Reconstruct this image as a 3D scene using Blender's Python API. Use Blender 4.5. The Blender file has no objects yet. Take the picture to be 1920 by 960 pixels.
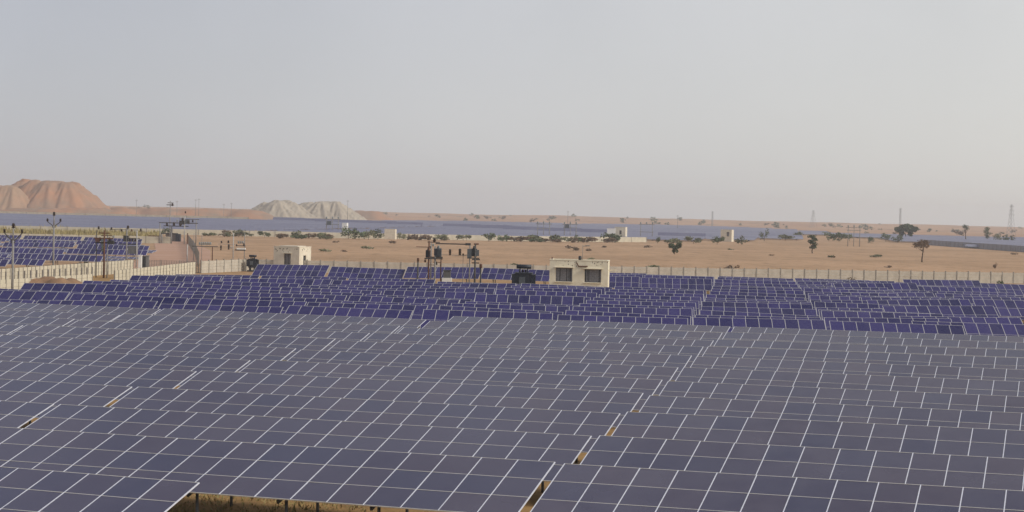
import bpy, math, random
from mathutils import Vector, Matrix, noise

random.seed(7)
sc = bpy.context.scene
COL = sc.collection
R = math.radians
F_PX = 3258.0            # focal length in photo pixels (1920 wide)
CAM_H = 8.9              # camera height above the ground under the front rows

# ------------------------------------------------------------------ camera
roll = math.atan(.0235); pitch = math.atan(76 / F_PX)
fw = Vector((0, math.cos(pitch), -math.sin(pitch)))
r0 = Vector((1, 0, 0)); u0 = r0.cross(fw)
rt = r0 * math.cos(roll) + u0 * math.sin(roll); up = rt.cross(fw)
camd = bpy.data.cameras.new('camera'); cam = bpy.data.objects.new('camera', camd); COL.objects.link(cam)
M = Matrix.Identity(4)
for i in range(3):
    M[i][0] = rt[i]; M[i][1] = up[i]; M[i][2] = -fw[i]
M[2][3] = CAM_H
cam.matrix_world = M
camd.sensor_width = 36; camd.lens = 36 * F_PX / 1920
camd.clip_start = .5; camd.clip_end = 20000
sc.camera = cam

def ray(x, y): return fw + (x - 960) / F_PX * rt - (y - 480) / F_PX * up
def proj(p):
    q = p - Vector((0, 0, CAM_H)); z = q.dot(fw)
    if z < .1: return (-9999, 0)
    return (960 + F_PX * q.dot(rt) / z, 480 - F_PX * q.dot(up) / z)
def horizon(x): return 404 + .0235 * (x - 960)
def X_at(px, Y): return (px - 960) / F_PX * Y       # lateral position of a photo column at depth Y
def H_at(px, py, Y): return CAM_H - (py - horizon(px)) / F_PX * Y   # height of a photo point at depth Y

def sstep(a, b, t):
    t = max(0, min(1, (t - a) / (b - a))); return t * t * (3 - 2 * t)

def ground_z(x, y):
    z = -.3 * sstep(100, 135, y)
    z += 1.0 * sstep(600, 1150, y) + 1.0 * sstep(1150, 1800, y)
    z += 7.6 * sstep(1900, 3000, y)
    if y > 1150:
        a = sstep(1150, 2600, y)
        z += a * 2.6 * (noise.noise(Vector((x / 190, y / 420, 3.1)))) + a * 1.1 * noise.noise(Vector((x / 55, y / 200, 8.2)))
    if y > 3000: z -= (y - 3000) * .002
    z += .05 * noise.noise(Vector((x / 9, y / 9, 0)))
    return z

# ------------------------------------------------------------------ materials
MATS = {}
def mat(name, col, rough=.8, metal=0., spec=.5, var=0., scale=3., col2=None, rnd=0., bump=0., coord='Object', ior=None):
    """Principled material; noise mixes col with col2 (or a darker col) and per-object random shifts the value."""
    m = bpy.data.materials.new(name); m.use_nodes = True
    nt = m.node_tree; b = nt.nodes['Principled BSDF']; L = nt.links
    b.inputs['Roughness'].default_value = rough; b.inputs['Metallic'].default_value = metal
    b.inputs['Specular IOR Level'].default_value = spec
    if ior: b.inputs['IOR'].default_value = ior
    if var == 0 and rnd == 0 and col2 is None:
        b.inputs['Base Color'].default_value = (*col, 1)
    else:
        tc = nt.nodes.new('ShaderNodeTexCoord')
        n = nt.nodes.new('ShaderNodeTexNoise'); n.inputs['Scale'].default_value = scale; n.inputs['Detail'].default_value = 5; n.inputs['Roughness'].default_value = .62
        if coord == 'World':
            g = nt.nodes.new('ShaderNodeNewGeometry'); L.new(g.outputs['Position'], n.inputs['Vector'])
        else: L.new(tc.outputs['Object'], n.inputs['Vector'])
        rp = nt.nodes.new('ShaderNodeMapRange'); rp.inputs[1].default_value = .35; rp.inputs[2].default_value = .68
        L.new(n.outputs[0], rp.inputs[0])
        mx = nt.nodes.new('ShaderNodeMix'); mx.data_type = 'RGBA'
        c2 = col2 or tuple(c * (1 - var) for c in col)
        mx.inputs[6].default_value = (*col, 1); mx.inputs[7].default_value = (*c2, 1)
        L.new(rp.outputs[0], mx.inputs[0]); out = mx.outputs[2]
        if rnd:
            oi = nt.nodes.new('ShaderNodeObjectInfo')
            mr = nt.nodes.new('ShaderNodeMapRange'); mr.inputs[3].default_value = 1 - rnd; mr.inputs[4].default_value = 1 + rnd
            L.new(oi.outputs['Random'], mr.inputs[0])
            hs = nt.nodes.new('ShaderNodeHueSaturation'); L.new(mr.outputs[0], hs.inputs['Value']); L.new(out, hs.inputs['Color']); out = hs.outputs[0]
        L.new(out, b.inputs['Base Color'])
        if bump:
            bp = nt.nodes.new('ShaderNodeBump'); bp.inputs['Strength'].default_value = bump; bp.inputs['Distance'].default_value = .1
            L.new(n.outputs[0], bp.inputs['Height']); L.new(bp.outputs[0], b.inputs['Normal'])
    MATS[name] = m
    return m

def module_mat(name, ca, cb, dust, dust_sheen_amt, rough, ior):
    """Solar glass: cell colour drifts from module to module (each its own batch), with a cloudy sheen painted into a thin uneven film of dust."""
    m = bpy.data.materials.new(name); m.use_nodes = True
    nt = m.node_tree; b = nt.nodes['Principled BSDF']; L = nt.links
    b.inputs['Roughness'].default_value = rough; b.inputs['IOR'].default_value = ior
    oi = nt.nodes.new('ShaderNodeObjectInfo')
    mx = nt.nodes.new('ShaderNodeMix'); mx.data_type = 'RGBA'
    mx.inputs[6].default_value = (*ca, 1); mx.inputs[7].default_value = (*cb, 1)
    L.new(oi.outputs['Random'], mx.inputs[0])
    g = nt.nodes.new('ShaderNodeNewGeometry')
    n = nt.nodes.new('ShaderNodeTexNoise'); n.inputs['Scale'].default_value = .17; n.inputs['Detail'].default_value = 5
    L.new(g.outputs['Position'], n.inputs['Vector'])
    n2 = nt.nodes.new('ShaderNodeTexNoise'); n2.inputs['Scale'].default_value = 1.1; n2.inputs['Detail'].default_value = 2
    L.new(g.outputs['Position'], n2.inputs['Vector'])
    ad = nt.nodes.new('ShaderNodeMath'); ad.operation = 'MULTIPLY_ADD'; ad.inputs[1].default_value = .45
    L.new(n2.outputs[0], ad.inputs[0]); L.new(n.outputs[0], ad.inputs[2])
    mr = nt.nodes.new('ShaderNodeMapRange'); mr.inputs[1].default_value = .45; mr.inputs[2].default_value = 1.0; mr.inputs[3].default_value = dust_sheen_amt * .25; mr.inputs[4].default_value = dust_sheen_amt * 1.75  # dust amount, raised so its pale patches also paint in a cloudy sheen
    L.new(ad.outputs[0], mr.inputs[0])
    md = nt.nodes.new('ShaderNodeMix'); md.data_type = 'RGBA'; md.inputs[7].default_value = (*dust, 1)
    L.new(mr.outputs[0], md.inputs[0]); L.new(mx.outputs[2], md.inputs[6])
    L.new(md.outputs[2], b.inputs['Base Color'])
    rr = nt.nodes.new('ShaderNodeMapRange'); rr.inputs[3].default_value = rough * .6; rr.inputs[4].default_value = rough * 1.6
    L.new(n2.outputs[0], rr.inputs[0]); L.new(rr.outputs[0], b.inputs['Roughness'])
    MATS[name] = m
    return m

module_mat('glass_grey', (.006, .009, .058), (.028, .018, .054), (.26, .25, .31), .09, .2, 1.62)
module_mat('glass_blue', (.008, .009, .070), (.030, .025, .135), (.25, .23, .30), .07, .25, 1.25)
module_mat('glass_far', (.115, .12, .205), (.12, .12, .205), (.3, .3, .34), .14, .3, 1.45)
mat('aluminium', (.70, .72, .80), .45, .0, .5, .15, 4)
mat('joint_strip', (.60, .58, .53), .5, 0, .5, .2, 4)
mat('frame_strip', (.50, .49, .50), .5, 0, .5, .2, 4)
mat('galvanised', (.16, .165, .17), .55, .3, .5, .3, 6)
mat('pylon_grey', (.30, .31, .32), .6, .3, .5, .2, 4)
mat('dark_steel', (.05, .052, .055), .6, .3, .5, .3, 6)
mat('concrete_wall', (.55, .50, .42), .9, 0, .3, .22, .9, rnd=.07, bump=.2, coord='World')
mat('concrete_wall_pale', (.62, .57, .45), .9, 0, .3, .2, .6, rnd=.05, bump=.2, coord='World')
mat('wall_grey', (.33, .33, .36), .9, 0, .3, .25, .6, coord='World')
mat('concrete_post', (.34, .31, .27), .9, 0, .3, .3, 4)
mat('plaster_cream', (.84, .78, .62), .9, 0, .3, 0, 1.4, col2=(.73, .66, .50), bump=.15)
mat('plaster_pale', (.76, .70, .57), .9, 0, .3, 0, 1.1, col2=(.62, .56, .45), bump=.15)
mat('plaster_white', (.85, .84, .80), .9, 0, .3, .12, 1.2)
mat('stain', (.20, .175, .13), .95, 0, .2, .4, 6)
mat('window_glass', (.05, .052, .06), .25, 0, .5, .5, 5)
mat('curtain', (.36, .36, .38), .85, 0, .3, .45, 9)
mat('window_frame', (.20, .18, .17), .6, 0, .4, .3, 5)
mat('transformer_paint', (.018, .024, .038), .5, 0, .5, .3, 4)
mat('transformer_grey', (.10, .115, .13), .5, 0, .5, .3, 4)
mat('rust', (.15, .07, .045), .85, 0, .3, .4, 9)
mat('pole_grey', (.30, .29, .28), .85, 0, .3, .3, 5)
mat('pole_pale', (.48, .47, .45), .85, 0, .3, .3, 5)
mat('pole_dark', (.10, .095, .09), .8, 0, .3, .3, 5)
mat('porcelain', (.035, .022, .018), .35, 0, .5, .3, 8)
mat('porcelain_grey', (.33, .36, .36), .35, 0, .5, .3, 8)
mat('trunk', (.12, .085, .06), .95, 0, .2, .4, 7)
mat('leaf_dark', (.095, .13, .065), .8, 0, .25, .5, 2.5, rnd=.2)
mat('leaf_mid', (.15, .19, .10), .8, 0, .25, .5, 2.5, rnd=.2)
mat('leaf_pale', (.21, .22, .13), .85, 0, .25, .4, 2.5, rnd=.2)
mat('twig_brown', (.23, .165, .115), .95, 0, .2, .4, 3, rnd=.15)
mat('dry_grass', (.36, .29, .14), .95, 0, .2, 0, 1.2, col2=(.28, .25, .11))
mat('hill_red', (.42, .22, .13), .95, 0, .2, 0, .042, col2=(.265, .20, .155), bump=.5, coord='World')
mat('earth_brown', (.30, .185, .11), .95, 0, .2, 0, .9, col2=(.20, .125, .08), bump=.6, coord='World')
mat('hill_tan', (.42, .255, .165), .95, 0, .2, 0, .06, col2=(.33, .235, .165), bump=.5, coord='World')
mat('hill_grey', (.43, .375, .30), .95, 0, .2, 0, .06, col2=(.33, .285, .23), bump=.5, coord='World')
mat('metal_gate', (.20, .19, .18), .7, .2, .4, .3, 6)

def ground_mat():
    m = bpy.data.materials.new('desert_sand'); m.use_nodes = True
    nt = m.node_tree; b = nt.nodes['Principled BSDF']; L = nt.links; N = nt.nodes.new
    b.inputs['Roughness'].default_value = .95; b.inputs['Specular IOR Level'].default_value = .15
    g = N('ShaderNodeNewGeometry'); sp = N('ShaderNodeSeparateXYZ'); L.new(g.outputs['Position'], sp.inputs[0])
    def nz(scale, detail=6, rough=.6, st=None):
        n = N('ShaderNodeTexNoise'); n.inputs['Scale'].default_value = scale; n.inputs['Detail'].default_value = detail; n.inputs['Roughness'].default_value = rough
        if st:
            mp = N('ShaderNodeMapping'); mp.inputs['Scale'].default_value = st; L.new(g.outputs['Position'], mp.inputs[0]); L.new(mp.outputs[0], n.inputs['Vector'])
        else: L.new(g.outputs['Position'], n.inputs['Vector'])
        return n.outputs[0]
    def rng(s, a, b_, c=0, d=1):
        r = N('ShaderNodeMapRange'); r.inputs[1].default_value = a; r.inputs[2].default_value = b_; r.inputs[3].default_value = c; r.inputs[4].default_value = d; L.new(s, r.inputs[0]); return r.outputs[0]
    def mix(f, a, b_):
        x = N('ShaderNodeMix'); x.data_type = 'RGBA'; L.new(f, x.inputs[0])
        for k, v in ((6, a), (7, b_)):
            if isinstance(v, tuple): x.inputs[k].default_value = (*v, 1)
            else: L.new(v, x.inputs[k])
        return x.outputs[2]
    near = mix(rng(nz(.55, 8, .7), .35, .65), (.40, .245, .10), (.25, .15, .065))         # golden soil and dead weeds between the tables
    field = mix(rng(nz(.02, 7, .65), .38, .64), (.475, .305, .185), (.365, .235, .14))      # pinkish open desert
    field = mix(rng(nz(.22, 8, .75, (1, .35, 1)), .50, .66, 0, .75), field, (.25, .165, .095))
    field = mix(rng(nz(.07, 5, .6, (.3, 1.6, 1)), .58, .66, 0, .5), field, (.30, .175, .10))   # faint tracks and wash lines    # scuffed patches
    field = mix(rng(nz(.9, 3, .6, (1, .5, 1)), .64, .72, 0, .7), field, (.16, .13, .07))       # tufts
    far = mix(rng(nz(.006, 6, .65), .40, .60), (.45, .28, .17), (.38, .22, .135))
    far = mix(rng(nz(.03, 7, .75, (1, .4, 1)), .54, .64, 0, .7), far, (.15, .125, .085))     # scrub on the dunes
    a = mix(rng(sp.outputs[1], 225, 262), near, field)
    zx = N('ShaderNodeMath'); zx.operation = 'MULTIPLY_ADD'; zx.inputs[1].default_value = 55; L.new(nz(.035, 4), zx.inputs[0]); L.new(sp.outputs[1], zx.inputs[2])
    oz = N('ShaderNodeMath'); oz.operation = 'MULTIPLY'; L.new(rng(zx.outputs[0], 372, 362), oz.inputs[0]); L.new(rng(sp.outputs[0], 25, 60, 0, .75), oz.inputs[1])
    a = mix(oz.outputs[0], a, (.33, .20, .095))
    c = mix(rng(sp.outputs[1], 900, 1400), a, far)
    L.new(c, b.inputs['Base Color'])
    bp = N('ShaderNodeBump'); bp.inputs['Strength'].default_value = .6; bp.inputs['Distance'].default_value = .15
    L.new(nz(1.6, 6, .7), bp.inputs['Height']); L.new(bp.outputs[0], b.inputs['Normal'])
    MATS['desert_sand'] = m
ground_mat()

# ------------------------------------------------------------------ mesh helpers
class MB:
    """collects faces and links them as ONE mesh object"""
    def __init__(s): s.v = []; s.f = []; s.sm = []
    def quad(s, *p):
        i = len(s.v); s.v += [tuple(q) for q in p]; s.f.append(tuple(range(i, i + len(p)))); s.sm.append(False)
    def box(s, c, d, mtx=None):
        x, y, z = (k / 2 for k in d); c = Vector(c)
        P = [Vector((a * x, b * y, e * z)) for e in (-1, 1) for b in (-1, 1) for a in (-1, 1)]
        if mtx: P = [mtx @ p for p in P]
        i = len(s.v); s.v += [tuple(p + c) for p in P]
        for f in ((0, 2, 3, 1), (4, 5, 7, 6), (0, 1, 5, 4), (2, 6, 7, 3), (0, 4, 6, 2), (1, 3, 7, 5)):
            s.f.append(tuple(i + k for k in f)); s.sm.append(False)
    def bar(s, a, b, w):
        a = Vector(a); b = Vector(b); d = b - a
        s.box((a + b) / 2, (w, w, d.length), d.to_track_quat('Z', 'Y').to_matrix())
    def tube(s, a, b, ra, rb=None, n=8):
        rb = ra if rb is None else rb
        a = Vector(a); b = Vector(b); q = (b - a).to_track_quat('Z', 'Y').to_matrix(); i = len(s.v)
        for p, r in ((a, ra), (b, rb)):
            for k in range(n):
                t = 2 * math.pi * k / n; s.v.append(tuple(p + q @ Vector((r * math.cos(t), r * math.sin(t), 0))))
        for k in range(n):
            s.f.append((i + k, i + (k + 1) % n, i + n + (k + 1) % n, i + n + k)); s.sm.append(True)
        s.f.append(tuple(i + k for k in reversed(range(n)))); s.sm.append(False)
        s.f.append(tuple(i + n + k for k in range(n))); s.sm.append(False)
    def lathe(s, base, prof, n=10):
        base = Vector(base); i = len(s.v)
        for r, z in prof:
            for k in range(n):
                t = 2 * math.pi * k / n; s.v.append((base.x + r * math.cos(t), base.y + r * math.sin(t), base.z + z))
        for j in range(len(prof) - 1):
            for k in range(n):
                s.f.append((i + j * n + k, i + j * n + (k + 1) % n, i + (j + 1) * n + (k + 1) % n, i + (j + 1) * n + k)); s.sm.append(True)
        s.f.append(tuple(i + k for k in reversed(range(n)))); s.sm.append(False)
        s.f.append(tuple(i + (len(prof) - 1) * n + k for k in range(n))); s.sm.append(False)
    def mesh(s, name, m):
        me = bpy.data.meshes.new(name); me.from_pydata(s.v, [], s.f)
        me.polygons.foreach_set('use_smooth', s.sm)
        me.materials.append(MATS[m]); me.update(); return me
    def build(s, name, m, parent=None, loc=None):
        return link(name, s.mesh(name, m), parent, loc)

def link(name, data, parent=None, loc=None, rot=None):
    o = bpy.data.objects.new(name, data); COL.objects.link(o)
    if parent: o.parent = parent
    if loc is not None: o.location = loc
    if rot is not None: o.rotation_euler = rot
    return o
def tag(o, label=None, cat=None, group=None, kind=None):
    if label: o['label'] = label
    if cat: o['category'] = cat
    if group: o['group'] = group
    if kind: o['kind'] = kind
    return o
def empty(name, loc, label, cat, rz=0, group=None):
    o = link(name, None, None, loc, (0, 0, rz)); o.empty_display_size = .3
    return tag(o, label, cat, group)
KIDS = {}
def part(o, parent):
    KIDS.setdefault(parent.name, []).append(o); return o
def copy_tree(o, parent=None):
    c = o.copy(); COL.objects.link(c)
    if parent: c.parent = parent
    for ch in list(KIDS.get(o.name, ())):
        part(copy_tree(ch, c), c)
    return c
ORD = ['zeroth', 'first', 'second', 'third', 'fourth', 'fifth', 'sixth', 'seventh', 'eighth', 'ninth', 'tenth', 'eleventh', 'twelfth', 'thirteenth', 'fourteenth', 'fifteenth', 'sixteenth', 'seventeenth', 'eighteenth', 'nineteenth', 'twentieth']

# ------------------------------------------------------------------ ground, one sheet to the horizon
def build_ground():
    ys = []; y = -40.
    while y < 4200:
        ys.append(y); y += 4 if y < 300 else (10 if y < 700 else (20 if y < 3200 else 250))
    v = []; f = []; nx = 90
    for j, y in enumerate(ys):
        hw = 120 + max(0, y) * .55
        for i in range(nx + 1):
            x = -hw + 2 * hw * i / nx; v.append((x, y, ground_z(x, y)))
    for j in range(len(ys) - 1):
        for i in range(nx):
            a = j * (nx + 1) + i; f.append((a, a + 1, a + nx + 2, a + nx + 1))
    me = bpy.data.meshes.new('ground'); me.from_pydata(v, [], f); me.materials.append(MATS['desert_sand'])
    me.polygons.foreach_set('use_smooth', [True] * len(f)); me.update()
    tag(link('ground', me), kind='structure')
build_ground()

# ------------------------------------------------------------------ solar tables
def solar_proto(name, nc, nr, W, Hh, tilt, low, gap, glass, rail_w, rail_m, cross_w, cross_m, posts):
    """a table of nc x nr modules; local x runs along the row, local +y up the slope, z = 0 at the ground under the low edge"""
    root = link(name, None, None, (0, 0, 0)); root.empty_display_size = .4
    ct, st = math.cos(tilt), math.sin(tilt); L = nc * W; S = nr * Hh
    mtx = Matrix.Rotation(tilt, 3, 'X')
    def pt(x, s, n=0): return Vector((x, s * ct - n * st, low + s * st + n * ct))
    mb = MB(); mb.box((0, 0, 0), (W - gap, Hh - gap, .03)); me = mb.mesh('module', glass)
    for c in range(nc):
        for r in range(nr):
            part(link('module', me, root, pt((c + .5) * W, (r + .5) * Hh), (tilt + random.gauss(0, .004), random.gauss(0, .004), 0)), root)
    mb = MB(); mb.box((0, 0, 0), (rail_w, S + .02, .03)); me = mb.mesh('rail', rail_m)
    for c in range(nc + 1):
        part(link('rail', me, root, pt(c * W, S / 2, .008), (tilt, 0, 0)), root)
    mb = MB(); mb.box((0, 0, 0), (L + .01, cross_w, .03)); me = mb.mesh('joint_strip', cross_m)
    for r in range(nr + 1):
        part(link('joint_strip', me, root, pt(L / 2, r * Hh, .0045), (tilt, 0, 0)), root)
    # steel underneath
    mb = MB(); mb.box((0, 0, 0), (L - .2, .06, .09)); me = mb.mesh('purlin', 'dark_steel')
    for s in (.22, .78):
        part(link('purlin', me, root, pt(L / 2, s * S, -.07), (tilt, 0, 0)), root)
    mb = MB(); mb.box((0, 0, 0), (.07, S * .92, .10)); rme = mb.mesh('rafter', 'dark_steel')
    for k in range(posts):
        x = L * (k + .5) / posts
        part(link('rafter', rme, root, pt(x, S / 2, -.166), (tilt, 0, 0)), root)
        for s in (.2, .8):
            p = pt(x, s * S, -.2); mb = MB(); mb.tube((0, 0, -1.0), (0, 0, p.z), .05, n=6)
            if s == .8: mb.bar((0, -.05, max(.1, p.z * .35)), (0, -.45 * S * ct, p.z - .45 * S * st), .04)
            part(mb.build('post', 'galvanised', root, (x, p.y, 0)), root)
    return root

def place_table(proto, used, ax, perp, azd, zlow, roll_y, label, group, low, Lm, tiltj=0., yawj=0.):
    """ax, perp: the table's left top corner along the row and up the slope, in the block's own axes"""
    a = R(azd); e = Vector((math.cos(a), -math.sin(a))); n = Vector((math.sin(a), math.cos(a)))
    p = e * ax + n * perp
    o = proto if not used[0] else copy_tree(proto)
    used[0] = True
    o.location = (p.x, p.y, zlow); o.rotation_euler = (tiltj, roll_y, -a + yawj)
    tag(o, label, 'solar table', group)
    return o

# --- front field: purple-grey thin-film tables, 18 x 3
AZF = 18.3; WF, HF, TF, LOWF = 1.1, 1.218, R(15.7), .8
DEPTH_F = 3 * HF * math.cos(TF); RISE_F = 3 * HF * math.sin(TF)
front = solar_proto('solar_table', 18, 3, WF, HF, TF, LOWF, .02, 'glass_grey', .029, 'aluminium', .024, 'joint_strip', 7)
usedF = [False]
af = R(AZF); eF = Vector((math.cos(af), -math.sin(af))); nF = Vector((math.sin(af), math.cos(af)))
def ztopF(s):   # height of a table's top edge, along the row from the right-hand aisle
    pts = [(-60, -7.24), (-20, -7.18), (0, -7.08), (15, -6.92), (40, -6.85)]
    for (a, za), (b, zb) in zip(pts, pts[1:]):
        if s <= b: return CAM_H + za + (zb - za) * (s - a) / (b - a)
    return CAM_H - 6.85
BAND = {1: 'at far right edge', 0: 'right of right-hand aisle', -1: 'between the long aisles', -2: 'left of left-hand aisle', -3: 'at far left edge', -4: 'in far left corner'}
for k in range(-1, 11):
    for m in (-4, -3, -2, -1, 0, 1):
        a0 = -14.2 - .84 * k; perp = 47.3 + 6.81 * k
        if k == -1:
            if m != -2: continue
            s0 = -34.45 - a0 ; s0 = None
        if k == 10 and m < -1: continue
        if k == -1:
            d = ray(373, 902.7); t = perp / Vector((d.x, d.y)).dot(nF); w = d * t
            ax = Vector((w.x, w.y)).dot(eF) - 18 * WF; za = zb = CAM_H + w.z
        else:
            s = 20.1 * m + .3 if m == 0 else (20.1 * m + .3 if m < 0 else 20.1 * m + .3)
            ax = a0 + s; za = ztopF(s); zb = ztopF(s + 18 * WF)
        jz = random.gauss(0, .03); ry = -math.atan((zb - za) / (18 * WF)) + random.gauss(0, .0012)
        c = eF * ax + nF * perp; c2 = eF * (ax + 18 * WF) + nF * perp
        pa = proj(Vector((c.x, c.y, za))); pb = proj(Vector((c2.x, c2.y, zb)))
        if pb[0] < -60 or pa[0] > 1985 or pa[0] < -4000: continue
        if k == -1: lab = 'grey solar table nearest the viewer, its right end standing alone above bare ground'
        else: lab = 'grey solar table in %s full row from the front, %s' % (ORD[k + 1], BAND[m])
        place_table(front, usedF, ax, perp - DEPTH_F, AZF, za + jz - RISE_F - LOWF, ry, lab, 'grey solar tables of the front field', LOWF, 18 * WF)

# --- back field: deep blue tables, 10 x 2
WB, HB, TB, LOWB = .95, 1.40, R(28), .7
DEPTH_B = 2 * HB * math.cos(TB); RISE_B = 2 * HB * math.sin(TB)
back = solar_proto('solar_table', 10, 2, WB, HB, TB, LOWB, .03, 'glass_blue', .040, 'frame_strip', .028, 'frame_strip', 3)
usedB = [False]
def back_row(name, azd, perp, starts, row, labels, skip=(), jit=.07, dz=0, roll=0):
    for i, s in enumerate(starts):
        if i in skip: continue
        z = CAM_H - 7.2 + dz + random.gauss(0, jit)
        place_table(back, usedB, s + random.gauss(0, .05), perp - DEPTH_B + random.gauss(0, .25), azd, z - RISE_B - LOWB, roll + random.gauss(0, .012),
                    labels(i, len(starts), row), 'blue solar tables of the back field', LOWB, 10 * WB, random.gauss(0, .025), random.gauss(0, .014))
def lab_for(block, prefix='deep blue solar table'):
    def f(i, n, row): return '%s, %s from left in %s row %s' % (prefix, ORD[i + 1], ORD[row], block)
    return f
PB = 9.75
for k in range(10):          # left block
    back_row('L', 9, 125.3 + 6.3 * k, [-66 + PB * i for i in range(4 if k != 3 else 4)], k + 1, lab_for('of the left block'))
for i in range(4): back_row('L', 9, 213, [-66.5 + PB * i], 11, lambda j, n, r, i=i: 'deep blue solar table, %s from left in the detached row before the boundary wall' % ORD[i + 1], jit=.04, dz=.05 + .17 * i, roll=-.017)
for k in range(17):          # middle blocks either side of the slanting aisle
    perp = 127.3 + 6.1 * k; a = 4.2 + .066 * (perp - 127)
    if perp < 184 or perp > 212:
        st = [a - PB * 2, a - PB] if perp < 184 else [a - PB * 2 + 1, a - PB]
        back_row('R', 4, perp, st, k + 1, lab_for('of the middle block'), skip=())
    if perp < 230:
        back_row('S', 4, perp, [a + .3, a + .3 + PB], k + 1, lab_for('right of middle aisle'))
for k in range(16):          # right block
    perp = 128 + 6.1 * k; a = 34.6 + .14 * (perp - 131.7)
    st = [a + PB * i for i in range(1 if perp < 135 else (2 if perp < 165 else 3))]
    st = [s for s in st if s / perp < .31]
    back_row('T', -2, perp, st, k + 1, lab_for('of the right-hand block', 'dark blue solar table'), jit=.16)

# --- small field beyond the lane, far left
WL_, HL_ = 1.0, 1.65
left = solar_proto('solar_table', 14, 1, WL_, HL_, R(30), .7, .03, 'glass_blue', .08, 'frame_strip', .04, 'frame_strip', 3)
usedL = [False]
flat = [False]
lrow = [(232, -92, -66.5), (248, -97, -66), (264, -96, -61.5), (276, -98, -61), (288, -98, -61), (301, -108, -62.5), (313, -110, -64), (325, -112, -66), (338, -118, -70), (350, -120, -73), (362, -122, -76), (373, -128, -79), (386, -130, -82), (400, -132, -85), (416, -138, -88)]
for j, (Y, xa, xb) in enumerate(lrow):
    n = max(1, int((xb - xa) / 14.4)); i = 0
    for i in range(n):
        x = xb - 14.4 * (i + 1)
        if (x + 14) / Y * F_PX + 960 < -30: continue
        gz = ground_z(x, Y)
        o = left if not usedL[0] else copy_tree(left)
        usedL[0] = True
        o.location = (x, Y - 1.4, gz + .1); o.rotation_euler = (R(-20) if j in (3, 4, 6, 7, 9, 10, 12, 13) else random.gauss(0, .03), random.gauss(0, .01), R(-4))
        tag(o, 'small blue solar table, %s from the road in %s row beyond the lane walls' % (ORD[i + 1], ORD[j + 1]), 'solar table', 'solar tables of the small left field')

# --- vast far field: thousands of modules that read as one lilac mass
def far_field(right=False):
    mb = MB(); rnd = random.Random(3)
    bot = [(-200, 585), (-115, 600), (-56, 612), (7.6, 642), (73, 712), (150, 860), (182, 1060), (300, 1500)]
    def ybot(x):
        for (a, ya), (b, yb) in zip(bot, bot[1:]):
            if x <= b: return ya + (yb - ya) * (x - a) / (b - a)
        return 1500
    a = R(9); e = Vector((math.cos(a), -math.sin(a))); n = Vector((math.sin(a), math.cos(a)))
    T = R(14); ct, st = math.cos(T), math.sin(T)
    perp = 560.
    while perp < 1780:
        s = -640.
        while s < 330:
            Lt = 21; c = e * (s + Lt / 2) + n * perp; x, y = c
            px = 960 + F_PX * x / y
            top = 1140 if px < 480 else 1140 + 480 * sstep(480, 950, px) + 80 * sstep(950, 1250, px) - 420 * sstep(1350, 1560, px)
            ok = (196 < x < 420 and 640 < y < 1150 and px < 1990) if right else (y > ybot(x) and y < top and -80 < px < 1580 and not (abs(y - 780 - .35 * x) < 9) and not (abs(s + 205) < 11))
            if ok:
                d = 3.6
                z0 = ground_z(x, y) + .8 + rnd.gauss(0, .12)
                A = e * s + n * perp; B = e * (s + Lt) + n * perp
                yd = 1100 - 1.72 * (x + 122)
                t2 = (R(42) if 0 <= y - yd < 10 else T) + rnd.gauss(0, .03); c2, s2 = math.cos(t2), math.sin(t2)
                p = [Vector((A.x, A.y, z0)), Vector((B.x, B.y, z0)), Vector((B.x + n.x * d * c2, B.y + n.y * d * c2, z0 + d * s2)), Vector((A.x + n.x * d * c2, A.y + n.y * d * c2, z0 + d * s2))]
                q = [w - Vector((0, 0, .08)) for w in p]
                mb.quad(*p); mb.quad(q[3], q[2], q[1], q[0])
                mb.quad(q[0], q[1], p[1], p[0]); mb.quad(q[2], q[3], p[3], p[2]); mb.quad(q[1], q[2], p[2], p[1]); mb.quad(q[3], q[0], p[0], p[3])
                for k in (2, 10, 18):
                    c = e * (s + k) + n * (perp + 1.8); mb.box((c.x, c.y, z0 - .6), (.15, .15, 2))
            s += Lt + .6
        perp += 6.5
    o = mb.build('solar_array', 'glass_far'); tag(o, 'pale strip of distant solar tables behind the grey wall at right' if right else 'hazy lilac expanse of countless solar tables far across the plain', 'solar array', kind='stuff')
far_field()
far_field(True)

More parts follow.
